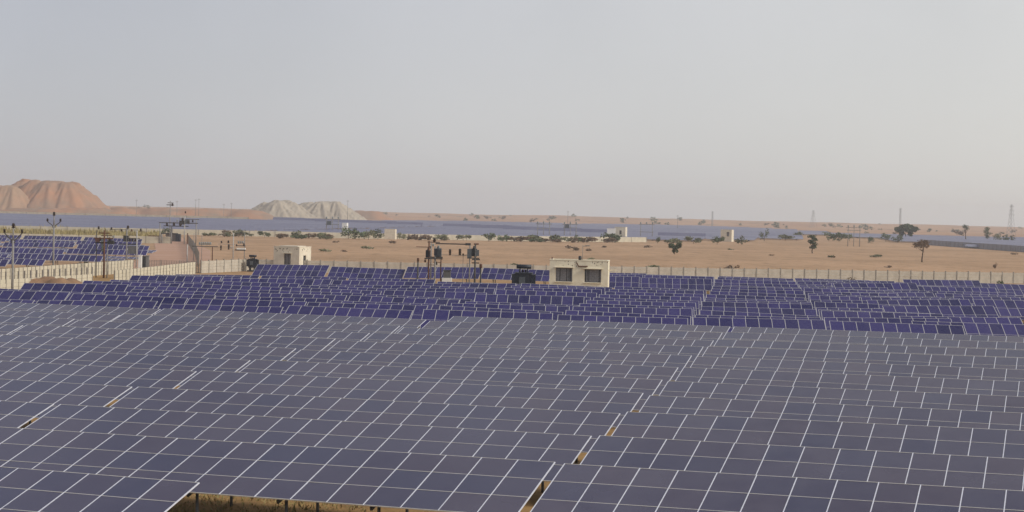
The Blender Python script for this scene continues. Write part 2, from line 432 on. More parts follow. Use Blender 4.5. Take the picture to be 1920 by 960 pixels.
# ------------------------------------------------------------------ walls and fences
def wall(name, pts, h, bay, label, cat='wall', m='concrete_wall', post_m='concrete_post', post_up=.0, th=.1, pw=.16, rails=True, zoff=0.):
    x0, y0 = pts[0]
    root = empty(name, (x0, y0, 0), label, cat)
    pn = MB(); first = True; pm = None
    segs = []
    for (xa, ya), (xb, yb) in zip(pts, pts[1:]):
        L = math.hypot(xb - xa, yb - ya); n = max(1, round(L / bay))
        for i in range(n):
            t0, t1 = i / n, (i + 1) / n
            segs.append(((xa + (xb - xa) * t0, ya + (yb - ya) * t0), (xa + (xb - xa) * t1, ya + (yb - ya) * t1)))
    posts = [s[0] for s in segs] + [segs[-1][1]]
    mbp = MB(); mbp.box((0, 0, (h + post_up + .03) / 2 - .2), (pw, pw, h + post_up + .43)); pme = mbp.mesh('post', post_m)
    for k, (a, b) in enumerate(segs):
        a = Vector((*a, ground_z(*a) + zoff)); b = Vector((*b, ground_z(*b) + zoff)); d = b - a; ang = math.atan2(d.y, d.x)
        ln = math.hypot(d.x, d.y)
        mt = Matrix.Rotation(ang, 3, 'Z'); c = (a + b) / 2
        nslab = 4
        for j in range(nslab):     # precast slabs stacked between the posts
            hz = h / nslab; off = random.gauss(0, .012)
            nrm = mt @ Vector((0, off, 0))
            pn.box(c + nrm + Vector((0, 0, hz * (j + .5) - (.15 if j == 0 else 0) / 2)), (ln - pw * .5, th * .6, hz - .02 + (.15 if j == 0 else 0)), mt)
    po = pn.build('panel', m, root, (-x0, -y0, 0))
    for k, p in enumerate(posts):
        o = link('post', pme, root, (p[0] - x0, p[1] - y0, ground_z(*p) + zoff))
        nb = segs[min(k, len(segs) - 1)]; o.rotation_euler.z = math.atan2(nb[1][1] - nb[0][1], nb[1][0] - nb[0][0])
    return root

wall('boundary_wall', [(-44, 246), (-38.6, 259), (3.3, 263), (40.2, 272), (84, 284.5), (108, 291)], 1.75, 2.05, 'long cream precast wall running behind the whole blue solar field', post_up=.12)
wall('lane_wall', [(-66, 150), (-58.2, 198), (-53.0, 243)], 1.75, 1.25, 'cream slab wall on the far side of the lane, below the small blue field', m='concrete_wall_pale')
wall('lane_wall', [(-56, 152), (-51, 173), (-46.6, 193)], 1.6, 1.25, 'cream lane wall whose dark posts stick up above it, by the earth heap', m='concrete_wall_pale', post_up=.75, pw=.13)
wall('lane_wall', [(-46.4, 203), (-44.3, 243)], 1.65, 1.6, 'short pale lane wall with close ribs ending at the road gate', m='concrete_wall_pale')
wall('field_wall', [(-170, 436), (-126, 437), (-93, 441), (-87, 443)], 1.75, 4, 'cream wall closing the back of the small left solar field', m='concrete_wall_pale')
wall('plain_wall', [(-200, 572), (-115, 588), (-56, 600), (7.6, 628), (52, 674)], 1.9, 9, 'pale wall along the near edge of the vast far solar field', m='concrete_wall_pale', pw=.2)
wall('plain_wall', [(-420, 1175), (-300, 1165), (-175, 1150)], 3.0, 14, 'whitish wall along the far edge of the vast field, under the hills', m='concrete_wall_pale', pw=.3)
wall('plain_wall', [(188, 800), (190, 720), (191, 640), (190, 560)], 2.3, 6, 'dull blue-grey ribbed wall across the desert at the right edge', m='wall_grey', post_m='pole_grey', pw=.25)

# mesh fence right of the road, and the gate across it
def mesh_fence(name, pts, h, bay, label, cat):
    x0, y0 = pts[0]; root = empty(name, (x0, y0, 0), label, cat)
    me = MB()
    for (xa, ya), (xb, yb) in zip(pts, pts[1:]):
        n = max(1, round(math.hypot(xb - xa, yb - ya) / bay))
        for i in range(n + 1):
            x, y = xa + (xb - xa) * i / n, ya + (yb - ya) * i / n
            mb = MB(); mb.box((0, 0, h / 2 - .1), (.1, .1, h + .3)); mb.build('post', 'concrete_post', root, (x - x0, y - y0, ground_z(x, y)))
        m = 9
        L = math.hypot(xb - xa, yb - ya)
        for j in range(m):
            z = h * (j + .5) / m; me.bar((xa - x0, ya - y0, ground_z(xa, ya) + z), (xb - x0, yb - y0, ground_z(xb, yb) + z), .045)
        k = int(L / .35)
        for i in range(k):
            t = i / k; x, y = xa + (xb - xa) * t, ya + (yb - ya) * t
            me.bar((x - x0, y - y0, ground_z(x, y) + .05), (x - x0, y - y0, ground_z(x, y) + h - .05), .035)
    me.build('wire_mesh', 'metal_gate', root)
    return root
mesh_fence('mesh_fence', [(-49, 272), (-62, 340), (-88, 470)], 2.2, 4, 'dark wire mesh fence running back along the right side of the road', 'fence')
mesh_fence('gate', [(-52.6, 247), (-44.5, 247)], 1.7, 2.7, 'low grey wire gate closing the foot of the sandy road', 'gate')
def pillar(px, Y, w, h, m, label):
    mb = MB(); mb.box((0, 0, h / 2 - .1), (w, w, h + .2)); root = empty('gate_pillar', (X_at(px, Y), Y, ground_z(X_at(px, Y), Y)), label, 'pillar')
    mb.build('shaft', m, root); mb = MB(); mb.box((0, 0, h + .04), (w + .1, w + .1, .1)); mb.build('cap', m, root)
pillar(263, 245, .45, 2.3, 'plaster_white', 'white gate pillar at the end of the far lane wall')
pillar(277, 247, .42, 2.2, 'pole_grey', 'grey gate pillar beside the dark meter box')
root = empty('meter_box', (X_at(270, 246), 246, ground_z(0, 246)), 'dark cabinet between the two gate pillars', 'cabinet')
mb = MB(); mb.box((0, 0, 1.2), (.5, .4, 2.0)); mb.build('cabinet_body', 'dark_steel', root)
mb = MB(); mb.box((0, 0, .1), (.6, .5, .4)); mb.build('plinth', 'pole_grey', root)

# road
def strip(name, pts, m, dz=.06):
    mb = MB(); prev = None
    P = []
    for (l, r_, y) in pts: P.append((l, r_, y))
    for (l0, r0_, y0), (l1, r1, y1) in zip(P, P[1:]):
        n = 8
        for i in range(n):
            t0, t1 = i / n, (i + 1) / n
            f = lambda t: (l0 + (l1 - l0) * t, r0_ + (r1 - r0_) * t, y0 + (y1 - y0) * t)
            a, b = f(t0), f(t1)
            mb.quad((a[0], a[2], ground_z(a[0], a[2]) + dz), (a[1], a[2], ground_z(a[1], a[2]) + dz), (b[1], b[2], ground_z(b[1], b[2]) + dz), (b[0], b[2], ground_z(b[0], b[2]) + dz))
    o = mb.build(name, m); tag(o, kind='structure'); return o
mat('road_sand', (.47, .30, .22), .95, 0, .2, 0, .12, col2=(.42, .25, .17), coord='World')
strip('road', [(-60, -50, 249), (-63.5, -52, 300), (-78, -66, 380), (-97, -88, 470), (-104, -98, 520)], 'road_sand')

# ------------------------------------------------------------------ hills (mine dumps)
def heap(name, m, cones, seed, slope=.78, step=1.6, gull=.9, rough=0.):
    """tipped spoil: the union of many tipping cones (x, y, height, flat radius), scored by gullies"""
    x0 = min(c[0] - c[3] - c[2] / slope for c in cones) - 3; x1 = max(c[0] + c[3] + c[2] / slope for c in cones) + 3
    y0 = min(c[1] - c[3] - c[2] / slope for c in cones) - 3; y1 = max(c[1] + c[3] + c[2] / slope for c in cones) + 3
    nx = int((x1 - x0) / step); ny = int((y1 - y0) / (step * 1.5)); v = []; f = []
    for j in range(ny + 1):
        for i in range(nx + 1):
            x = x0 + (x1 - x0) * i / nx; y = y0 + (y1 - y0) * j / ny; h = -2
            for (cx, cy, ch, cr) in cones:
                d = math.hypot(x - cx, y - cy); a = math.atan2(y - cy, x - cx)
                t = max(0, d - cr); g = noise.noise(Vector((math.cos(a) * 5, math.sin(a) * 5, cx * .37 + seed))) * gull * min(1, t / 5)
                h = max(h, ch - t * slope + g - .12 * min(d, cr) * abs(noise.noise(Vector((x / 6, y / 6, seed)))))
            h += .5 * noise.noise(Vector((x / 4, y / 4, seed))) * (h > 0) + 1.3 * noise.noise(Vector((x / 9, y / 16, seed + 4))) * (h > 0)
            if h > 0: h += rough * (.5 - abs(noise.noise(Vector((x / 3.2, y / 3.2, seed + 7))))) + rough * .5 * noise.noise(Vector((x / 1.7, y / 1.7, seed)))
            v.append((x, y, ground_z(x, y) + min(h, h if h > -2 else -2)))
    for j in range(ny):
        for i in range(nx):
            a = j * (nx + 1) + i; f.append((a, a + 1, a + nx + 2, a + nx + 1))
    me = bpy.data.meshes.new(name); me.from_pydata(v, [], f); me.materials.append(MATS[m])
    me.polygons.foreach_set('use_smooth', [True] * len(f)); me.update()
    o = link(name, me); tag(o, kind='structure'); return o
def top(px, py, Y):      # ground position and height above ground of a crest seen at a photo point
    x = X_at(px, Y); return (x, Y, H_at(px, py, Y) - ground_z(x, Y))
def cone(px, py, Y, r): x, y, h = top(px, py, Y); return (x, y, h, r)
heap('hill', 'hill_red', [cone(40, 343, 1340, 4), cone(62, 340, 1325, 4), cone(50, 337, 1350, 5), cone(88, 342, 1320, 5), cone(74, 341, 1345, 6), cone(104, 341, 1335, 6), cone(122, 342, 1322, 4), cone(136, 342, 1345, 3), cone(143, 344, 1328, 1.5), cone(25, 349, 1330, 4), cone(100, 341, 1370, 10), cone(60, 340, 1375, 10)], 1.0, .86, 1.1, 2.6, 1.1)
heap('hill', 'hill_tan', [cone(8, 349, 1312, 6), cone(-14, 350, 1320, 8), cone(22, 351, 1308, 3), cone(31, 357, 1306, 2), cone(-40, 352, 1330, 10)], 4.0, .82, 1.1, 2.4, 1.1)
heap('hill', 'hill_red', [cone(60, 391, 1275, 16), cone(110, 392, 1270, 20), cone(160, 390, 1275, 16), cone(200, 395, 1275, 10), cone(228, 399, 1275, 4), cone(20, 393, 1275, 14)], 6.0, .35, 2.2, .4)
heap('hill', 'hill_grey', [cone(497, 381, 1490, 3), cone(509, 379, 1480, 3), cone(520, 378, 1470, 4), cone(533, 377, 1485, 4), cone(546, 381, 1475, 3), cone(556, 387, 1478, 3), cone(520, 380, 1500, 5)], 11.0, .68, .9, 2.0, 1.7)
heap('hill', 'hill_grey', [cone(571, 381, 1520, 3), cone(582, 381, 1500, 3), cone(600, 379, 1495, 4), cone(612, 379, 1510, 4), cone(626, 380, 1498, 4), cone(637, 384, 1500, 3), cone(645, 391, 1500, 2)], 15.0, .66, .9, 2.0, 1.7)
heap('hill', 'hill_red', [cone(px, 389.5 + .02 * (px - 220) + random.uniform(-.8, .8), 1420 + random.uniform(-12, 12), 8) for px in range(225, 480, 14)], 17.0, .5, 2.4, .5)
heap('hill', 'hill_red', [cone(px, 396, 1700, 8) for px in range(660, 698, 9)], 19.0, .5, 2.4, .5)
# small earth heap by the lane, left
heap('earth_heap', 'earth_brown', [(-50.4, 179, .9, .4), (-49.4, 180, 1.15, .6), (-48.3, 181, 1.3, .5), (-47.2, 180, 1.05, .7), (-46.2, 182, 1.0, .4), (-45.2, 183, .6, .4)], 21.0, .7, .3, .15)

# ------------------------------------------------------------------ buildings
def building(px0, px1, Y, w, d, h, rz, label, m, windows=(), side=(), extras=None, zbase=None, name='equipment_room'):
    """origin: the front left corner"""
    x = X_at(px0, Y); z = ground_z(x, Y) if zbase is None else zbase
    root = empty(name, (x, Y, z), label, 'building', -rz)
    t = .22
    holes = [(a - w_ / 2, a + w_ / 2, b, b + h_) for a, b, w_, h_ in windows]
    mb = MB()
    # front wall pieced round its openings
    xs = sorted({0, w, *[q for o_ in holes for q in o_[:2]]})
    for xa, xb in zip(xs, xs[1:]):
        cov = [o_ for o_ in holes if o_[0] <= xa + 1e-4 and o_[1] >= xb - 1e-4]
        spans = [(-.5, h)] if not cov else [(-.5, cov[0][2]), (cov[0][3], h)]
        for za, zb in spans:
            if zb - za > .01: mb.box(((xa + xb) / 2, t / 2, (za + zb) / 2), (xb - xa, t, zb - za))
    sh = [(a - w_ / 2, a + w_ / 2, b, b + h_) for a, b, w_, h_ in side]
    ys = sorted({t, d - t, *[q for o_ in sh for q in o_[:2]]})
    for ya, yb in zip(ys, ys[1:]):
        cov = [o_ for o_ in sh if o_[0] <= ya + 1e-4 and o_[1] >= yb - 1e-4]
        spans = [(-.5, h)] if not cov else [(-.5, cov[0][2]), (cov[0][3], h)]
        for za, zb in spans:
            if zb - za > .01: mb.box((w - t / 2, (ya + yb) / 2, (za + zb) / 2), (t, yb - ya, zb - za))
    mb.box((t / 2, d / 2, (h - .5) / 2), (t, d - 2 * t, h + .5)); mb.box((w / 2, d - t / 2, (h - .5) / 2), (w, t, h + .5))
    mb.build('wall', m, root)
    mb = MB(); mb.box((w / 2, d / 2, h - .35), (w - 2 * t - .004, d - 2 * t - .004, .15)); mb.build('roof', 'concrete_post', root)
    mb = MB()
    for c_, s_ in (((w / 2, .08, h + .035), (w + .06, .24, .07)), ((w / 2, d - .08, h + .035), (w + .06, .24, .07)), ((.08, d / 2, h + .035), (.24, d - .41, .07)), ((w - .08, d / 2, h + .035), (.24, d - .41, .07))): mb.box(c_, s_)
    mb.build('coping', m, root)
    for a, b, w_, h_ in windows:
        fr = MB()
        fr.box((a, t * .6, b + .03), (w_, .08, .06)); fr.box((a, t * .6, b + h_ - .03), (w_, .08, .06))
        for k in (-1, 1): fr.box((a + k * (w_ / 2 - .03), t * .6, b + h_ / 2), (.06, .08, h_ - .12))
        if w_ > 1:
            for k in range(1, 7): fr.box((a - w_ / 2 + w_ * k / 7, t * .6, b + h_ / 2), (.022, .05, h_ - .12))
        wo = fr.build('window', 'window_frame', root)
        g = MB(); g.box((a, t + .02, b + h_ / 2), (w_ - .02, .02, h_ - .02)); g.build('pane', 'window_glass', wo)
        if w_ > 1:
            cu = MB(); n = 22
            for k in range(n):
                if random.random() < .22: continue
                xx = a - w_ / 2 + w_ * (k + .5) / n; cu.box((xx, t + .004 - .02 - .01 * (k % 2), b + h_ / 2), (w_ / n * .96, .012, h_ - .14))
            cu.build('curtain', 'curtain', wo)
            ch = MB(); ch.box((a, -.12, b + h_ + .07), (w_ + .3, .32, .07)); ch.build('sunshade', m, wo)
            si = MB(); si.box((a, -.04, b - .05), (w_ + .16, .14, .08)); si.build('sill', m, wo)
    for a, b, w_, h_ in side:
        g = MB(); g.box((w - t + .02, a, b + h_ / 2), (.04, w_ - .02, h_ - .02)); g.build('door', 'window_glass', root)
    if extras: extras(root, w, d, h)
    return root

def extras_main(root, w, d, h):
    # rain streaks and damaged plaster near the parapet
    rn = random.Random(5); mb = MB()
    for k in range(22):
        x = rn.choice((rn.gauss(2.7, .5), rn.gauss(5.3, .5), rn.uniform(.3, w - .3))); L = rn.uniform(.04, .2)
        mb.box((x, -.003, h - .05 - L / 2 - rn.random() ** 2 * .5), (rn.uniform(.02, .09), .006, L))
    mb.build('plaster_stain', 'stain', root)
    mb = MB(); mb.box((3.75, -.06, h - .62), (.95, .12, .12)); mb.bar((3.0, -.03, h - .22), (3.25, -.03, h - .66), .1); mb.build('wall_bracket', 'rust', root)
    mb = MB(); mb.lathe((3.35, .2, h + .07), [(.16, 0), (.18, .1), (.18, .4), (.1, .46)], 10); mb.build('vent_cap', 'dark_steel', root)
    mb = MB(); mb.tube((3.62, .35, h - .3), (3.62, .35, h + 1.75), .025); mb.bar((3.62, .35, h + 1.62), (4.3, .35, h + 1.65), .06); mb.box((4.15, .35, h + 1.68), (.5, .25, .1)); mb.build('lamp_mast', 'pole_grey', root)
    mb = MB(); mb.box((.25, .1, h + .2), (.1, .1, .28)); mb.build('parapet_stub', 'rust', root)
    mb = MB(); mb.bar((w, .9, h - 1.0), (w + .75, .9, h - .95), .09); mb.box((w + .78, .9, h - .98), (.2, .2, .14)); mb.build('wall_lamp', 'plaster_cream', root)
zb = CAM_H - 9.2
building(1031, 1140, 193, 6.5, 3.9, 4.36, R(5.5), 'cream flat-roofed control room with two wide windows, standing among the blue panels', 'plaster_cream', windows=[(1.62, 2.0, 1.85, 1.52), (4.83, 1.98, 1.85, 1.46)], extras=extras_main, zbase=zb)
def extras_a(root, w, d, h):
    rn = random.Random(8); mb = MB()
    for k in range(18):
        x = rn.uniform(.2, w - .2); L = rn.uniform(.05, .2)
        mb.box((x, -.003, h - .12 - L / 2 - rn.random() * .6), (rn.uniform(.04, .16), .006, L))
    for k in range(8):
        y = rn.uniform(.4, d - .4); mb.box((w + .003, y, h - .2 - rn.random() * .4), (.006, .14, .12))
    mb.build('plaster_stain', 'stain', root)
    mb = MB(); mb.box((w / 2, d / 2, h - .1), (w - 1.2, d - 1.2, .5)); mb.build('stair_head', 'plaster_pale', root)
building(513, 559, 259, 4.2, 4.1, 3.75, R(18.3), 'pale square hut with a dark window and open side door by the boundary wall', 'plaster_pale', windows=[(2.25, .75, 1.1, 2.0)], side=[(1.9, .2, 1.0, 2.3)], extras=extras_a, zbase=zb)
building(1151, 1170, 690, 4.4, 4, 5.5, R(14), 'distant pale building with one dark opening, at the far field wall', 'plaster_pale', windows=[(2.4, 2.6, .9, 1.6)], name='distant_building')
building(1137, 1152, 684, 3.2, 3, 4.9, R(5), 'bright white block in front of the distant pale building', 'plaster_white', name='distant_building')
building(1350, 1371, 740, 4.8, 4, 5.1, R(20), 'distant grey hut with a square opening beyond the desert', 'plaster_pale', windows=[(3.2, 2.3, 1.1, 1.9)], name='distant_building')
building(720, 740, 596, 3.7, 3, 3.5, R(5), 'small whitish block set into the far field wall', 'plaster_pale', name='distant_building')
building(640, 649, 632, 1.75, 3, 5.0, R(5), 'narrow white kiosk behind the big bush, left of centre', 'plaster_white', name='distant_building')

# ------------------------------------------------------------------ electrical gear
INS = [(.05, 0), (.11, .03), (.05, .08), (.11, .11), (.05, .16), (.10, .19), (.04, .25)]
def insulator(root, x, y, z, s=1., m='porcelain'):
    mb = MB(); mb.lathe((0, 0, 0), [(r * s, q * s) for r, q in INS], 8); return mb.build('insulator', m, root, (x, y, z))

def line_pole(px, Y, h, label, m='pole_grey', top='pole_dark', arm=.85, rise=.85, z=None):
    x = X_at(px, Y); root = empty('power_pole', (x, Y, ground_z(x, Y)), label, 'power pole', group='poles with a v-shaped crossarm')
    mb = MB(); mb.tube((0, 0, -.5), (0, 0, h - 1.7), .13, .11, 10); mb.tube((0, 0, h - 1.7), (0, 0, h - .5), .09, .07, 8); mb.build('shaft', m, root)
    mb = MB()
    for s in (-1, 1): mb.bar((0, 0, h - 1.85), (s * arm, 0, h - 1.85 + rise), .09)
    mb.box((0, 0, h - 1.9), (.42, .12, .12)); mb.build('crossarm', top, root)
    insulator(root, 0, 0, h - .5, 1.9); 
    for s in (-1, 1): insulator(root, s * arm, 0, h - 1.82 + rise, 1.5)
    return root
line_pole(24, 168, 7.35, 'brown power pole with v-shaped crossarm, left of the earth heap', 'pole_grey')
line_pole(100, 214, 8.35, 'pale grey power pole with v-shaped crossarm, standing in the walled lane', 'pole_grey', arm=.8, rise=.6)

def structure(name, px, Y, label, cat, poles, beams=(), ins=(), boxes=(), zb=None):
    """lattice-like switch gear. poles: (px, depth offset, top height, radius, material); beams: (pxa, pxb, height, thickness, depth, material)"""
    x0 = X_at(px, Y); g = ground_z(x0, Y) if zb is None else zb
    root = empty(name, (x0, Y, g), label, cat)
    lx = lambda q: X_at(q, Y) - x0
    for (q, dy, h, r_, m) in poles:
        mb = MB(); mb.tube((lx(q), dy, -.5), (lx(q) + h * -.0, dy, h), r_, r_ * .8, 8); mb.build('pole', m, root)
    for (qa, qb, h, th, dy, m) in beams:
        mb = MB(); mb.bar((lx(qa), dy, h), (lx(qb), dy, h), th); mb.build('crossarm', m, root)
    for (q, dy, h, s, m) in ins: insulator(root, lx(q), dy, h, s, m)
    for (q, dy, h0, w, d, h, m, nm) in boxes:
        mb = MB(); mb.box((0, 0, h / 2), (w, d, h))
        if nm == 'transformer':
            for k in range(5): mb.box((-w / 2 + w * (k + .5) / 5, -d / 2 - .08, h / 2), (w * .07, .16, h * .8))
            mb.lathe((0, 0, h), [(w * .18, 0), (w * .2, .1), (w * .12, .14), (w * .12, .3)], 8)
        mb.build(nm, m, root, (lx(q), dy, h0))
    return root

# pole-mounted gear in the gap of the back field, left of the control room (zb: ground there)
Y = 200; hh = lambda px, py, Y=200: H_at(px, py, Y) - zb
structure('switch_structure', 808, Y, 'pole-mounted transformer frame on two rusty poles, among the blue panels', 'switchgear',
    [(804, 0, hh(804, 452), .10, 'rust'), (807, 1.6, hh(804, 456), .09, 'pole_grey'), (816, 0, hh(816, 462), .11, 'pole_grey'), (826, 1.6, hh(826, 468), .07, 'rust')],
    [(796, 830, hh(812, 485), .14, -.1, 'dark_steel'), (798, 829, hh(812, 483), .14, 1.6, 'dark_steel'), (780, 806, hh(790, 463), .07, .2, 'rust'), (801, 824, hh(812, 454), .10, 0, 'dark_steel'), (804, 816, hh(812, 497), .07, 0, 'rust'), (812, 826, hh(812, 492), .07, .8, 'rust')],
    [(814, 0, hh(814, 455), 2.2, 'porcelain'), (812, 0, hh(812, 462), 1.3, 'porcelain_grey'), (822, .3, hh(822, 466), 1.4, 'porcelain_grey'), (806, .2, hh(806, 466), 1.2, 'porcelain_grey'), (818, .3, hh(818, 497), 1.6, 'dark_steel'), (797, .4, hh(797, 492), 1.3, 'rust')],
    [(802, .4, hh(802, 483), .5, .7, .85, 'transformer_paint', 'transformer'), (821, .4, hh(821, 482), .8, .8, 1.0, 'transformer_grey', 'transformer'), (817, .1, hh(817, 479), .4, .6, .8, 'transformer_paint', 'switch_box')], zb=zb)
structure('switch_structure', 884, Y, 'pole pair with grey switch boxes and short crossarms, right of the transformer frame', 'switchgear',
    [(880.5, 1.2, hh(880, 457), .09, 'pole_grey'), (891, 0, hh(891, 458), .12, 'pole_dark')],
    [(876, 899, hh(888, 484), .12, 0, 'dark_steel'), (885, 900, hh(888, 486.5), .14, 0, 'dark_steel'), (885, 899, hh(892, 493), .12, 0, 'dark_steel'), (888, 897, hh(892, 457.5), .16, 0, 'rust')],
    [(889, .2, hh(889, 480), 1.5, 'porcelain'), (896, .2, hh(896, 480), 1.5, 'porcelain_grey'), (884, .3, hh(884, 478), 1.4, 'porcelain_grey')],
    [(880, .2, hh(880, 483), .5, .6, 1.0, 'transformer_grey', 'switch_box'), (888, .5, hh(888, 481), .75, .7, .9, 'dark_steel', 'transformer'), (894, .2, hh(894, 480), .5, .5, .7, 'transformer_grey', 'switch_box')], zb=zb)
structure('busbar', 845, Y, 'horizontal conductor rail with hanging insulators joining the two pole frames', 'conductor',
    [(868, .8, hh(868, 480), .03, 'pole_grey')],
    [(816, 880, hh(848, 457.5), .13, .3, 'dark_steel'), (872, 882, hh(876, 458), .26, .3, 'dark_steel'), (828, 880, hh(850, 478.5), .06, .5, 'pole_grey')],
    [(843.5, .4, hh(843, 474), 1.7, 'porcelain'), (843.5, .4, hh(843, 479), 1.5, 'porcelain'), (862, .4, hh(862, 474), 1.9, 'porcelain'), (862, .4, hh(862, 479), 1.7, 'porcelain'), (868, .8, hh(868, 480), 1.1, 'porcelain')], zb=zb)
structure('marker_post', 784, Y, 'short dark post with a red head, left of the transformer frame', 'post', [(784, 0, hh(784, 489), .11, 'pole_dark')], [], [(784, 0, hh(784, 490), 1.6, 'rust')], zb=zb)
structure('marker_post', 902, Y, 'short black post with a red top, right of the switch box poles', 'post', [(902, 0, hh(902, 503), .11, 'dark_steel')], [], [(902, 0, hh(902, 503), 2.0, 'rust')], zb=zb)
x = X_at(839, 205); root = empty('cabinet', (x, 205, zb), 'squat dark cabinet on a white concrete base, below the conductor rail', 'cabinet')
hb = H_at(839, 521, 205) - zb
mb = MB(); mb.box((0, 0, hb / 2 - .1), (1.15, 1, hb + .2)); mb.build('plinth', 'plaster_white', root)
mb = MB(); mb.box((0, 0, hb + .42), (.85, .8, .84)); mb.build('cabinet_body', 'galvanised', root); mb = MB(); mb.box((0, 0, hb + .88), (.98, .95, .07)); mb.build('lid', 'dark_steel', root)

def big_transformer(px, Y, s, label, z):
    x = X_at(px, Y); root = empty('transformer', (x, Y, z), label, 'transformer', -R(6))
    mb = MB(); mb.box((0, 0, 1.7 * s), (1.5 * s, 1.3 * s, 1.7 * s)); mb.box((0, 0, 2.6 * s), (1.75 * s, 1.5 * s, .12 * s)); mb.build('tank', 'transformer_paint', root)
    for sx in (-1, 1):
        mb = MB()
        for k in range(7): mb.box((sx * (.85 + .06 * (k % 2)) * s + sx * .1 * s, (-.6 + .2 * k) * s, 1.8 * s), (.34 * s, .05 * s, 1.4 * s))
        mb.box((sx * .95 * s, 0, 2.45 * s), (.42 * s, 1.4 * s, .1 * s)); mb.build('radiator', 'transformer_paint', root)
    mb = MB(); mb.tube((-.75 * s, 0, 3.25 * s), (.75 * s, 0, 3.25 * s), .22 * s, n=12)
    for k in (-.4, .4): mb.box((k * s, 0, 2.86 * s), (.1 * s, .3 * s, .45 * s))
    mb.build('conservator', 'transformer_paint', root)
    mb = MB(); mb.box((-.1 * s, -.72 * s, 1.8 * s), (.6 * s, .14 * s, .8 * s)); mb.build('marshalling_box', 'transformer_grey', root)
    for k in (-.45, -.15, .15): insulator(root, k * s, .35 * s, 2.66 * s, 1.2 * s)
    mb = MB(); mb.box((-.5 * s, 0, .45 * s), (.2 * s, 1.3 * s, .9 * s)); mb.box((.5 * s, 0, .45 * s), (.2 * s, 1.3 * s, .9 * s)); mb.box((0, 0, .1), (2 * s, 1.6 * s, .25)); mb.build('skid', 'dark_steel', root)
    return root
big_transformer(983, 188, 1.06, 'big navy oil transformer with radiators, left of the cream control room', zb + .25)
big_transformer(474, 256, .72, 'dark transformer close to the left wall of the pale square hut', zb)

# gear along the road, far left
Y = 222; g0 = ground_z(-50, Y); h2 = lambda px, py, Y: H_at(px, py, Y) - ground_z(X_at(px, Y), Y)
structure('switch_structure', 190, 222, 'rusty lattice pole with crossarms and an overgrown dark platform, at the lane opening', 'switchgear',
    [(195, 0, h2(195, 432, 222), .13, 'rust'), (177, 1, h2(177, 432, 222), .07, 'pole_dark'), (199, .6, h2(199, 440, 222), .09, 'pole_grey')],
    [(184, 205, h2(195, 437, 222), .13, 0, 'rust'), (176, 212, h2(195, 447, 222), .16, 0, 'rust'), (176, 216, h2(195, 455, 222), .16, .5, 'dark_steel'), (188, 208, h2(195, 442, 222), .10, .3, 'rust')],
    [(184, 0, h2(184, 430, 222), 1.6, 'porcelain'), (208, 0, h2(208, 431, 222), 1.4, 'porcelain'), (186, .2, h2(186, 452, 222), 1.9, 'porcelain'), (204, .2, h2(204, 452, 222), 1.9, 'porcelain'), (212, .2, h2(212, 446, 222), 1.2, 'porcelain_grey')],
    [(182, .2, h2(182, 453, 222), .5, .5, .5, 'rust', 'switch_box'), (207, .3, h2(207, 458, 222), .7, .6, .5, 'dark_steel', 'switch_box')])
structure('switch_structure', 247, 262, 'two pale poles carrying crossbars and black insulators, beside the small left field', 'switchgear',
    [(237, 0, h2(237, 427, 262), .13, 'pole_grey'), (256, 0, h2(256, 432, 262), .11, 'pole_pale')],
    [(205, 258, h2(240, 431, 262), .07, 0, 'pole_dark'), (222, 258, h2(240, 458, 262), .16, .2, 'dark_steel'), (232, 262, h2(250, 447, 262), .10, 0, 'dark_steel')],
    [(227, 0, h2(227, 434, 262), 1.5, 'porcelain'), (239, 0, h2(239, 429, 262), 2.0, 'porcelain'), (246, 0, h2(246, 434, 262), 1.4, 'rust'), (263, 0, h2(263, 434, 262), 1.8, 'porcelain'), (243, 0, h2(243, 453, 262), 2.0, 'porcelain'), (248, 0, h2(248, 453, 262), 2.0, 'porcelain'), (253, 0, h2(253, 453, 262), 2.0, 'porcelain')],
    [(235, .2, h2(235, 453, 262), .7, .6, .9, 'dark_steel', 'switch_box'), (248, .3, h2(248, 476, 262), 1.4, .6, 1.2, 'galvanised', 'cabinet')])
structure('switch_structure', 335, 440, 'crowded dark switching gantry astride the far end of the sandy road', 'switchgear',
    [(299, 0, h2(299, 419, 440), .16, 'pole_grey'), (319, 1, h2(319, 425, 440), .2, 'pole_grey'), (345, 0, h2(345, 405, 440), .17, 'pole_pale'), (313, 3, h2(313, 376, 440), .12, 'pole_grey'), (364, 2, h2(364, 412, 440), .14, 'pole_grey'), (300, 2, h2(300, 440, 440), .15, 'pole_pale')],
    [(297, 370, h2(330, 418, 440), .22, 0, 'pole_dark'), (305, 352, h2(330, 424, 440), .2, .4, 'dark_steel'), (335, 372, h2(350, 411, 440), .16, 0, 'pole_dark'), (306, 320, h2(313, 384, 440), .2, 3, 'pole_dark'), (308, 319, h2(313, 380, 440), .14, 3, 'pole_dark')],
    [(312, 0, h2(312, 423, 440), 3.4, 'porcelain'), (325, 0, h2(325, 423, 440), 3.6, 'porcelain'), (337, 0, h2(337, 425, 440), 4.2, 'porcelain'), (352, 0, h2(352, 419, 440), 3.2, 'porcelain'), (360, 0, h2(360, 417, 440), 2.6, 'porcelain'), (331, 0, h2(331, 416, 440), 2.4, 'porcelain_grey'), (341, 0, h2(341, 414, 440), 3, 'porcelain'), (317, 3, h2(317, 386, 440), 2.8, 'porcelain'), (346, 0, h2(346, 400, 440), 2.2, 'porcelain')],
    [(340, .3, h2(340, 421, 440), 1.3, 1, 1.0, 'dark_steel', 'switch_box'), (350, .3, h2(350, 420, 440), 1.0, 1, 1.1, 'transformer_grey', 'switch_box')])
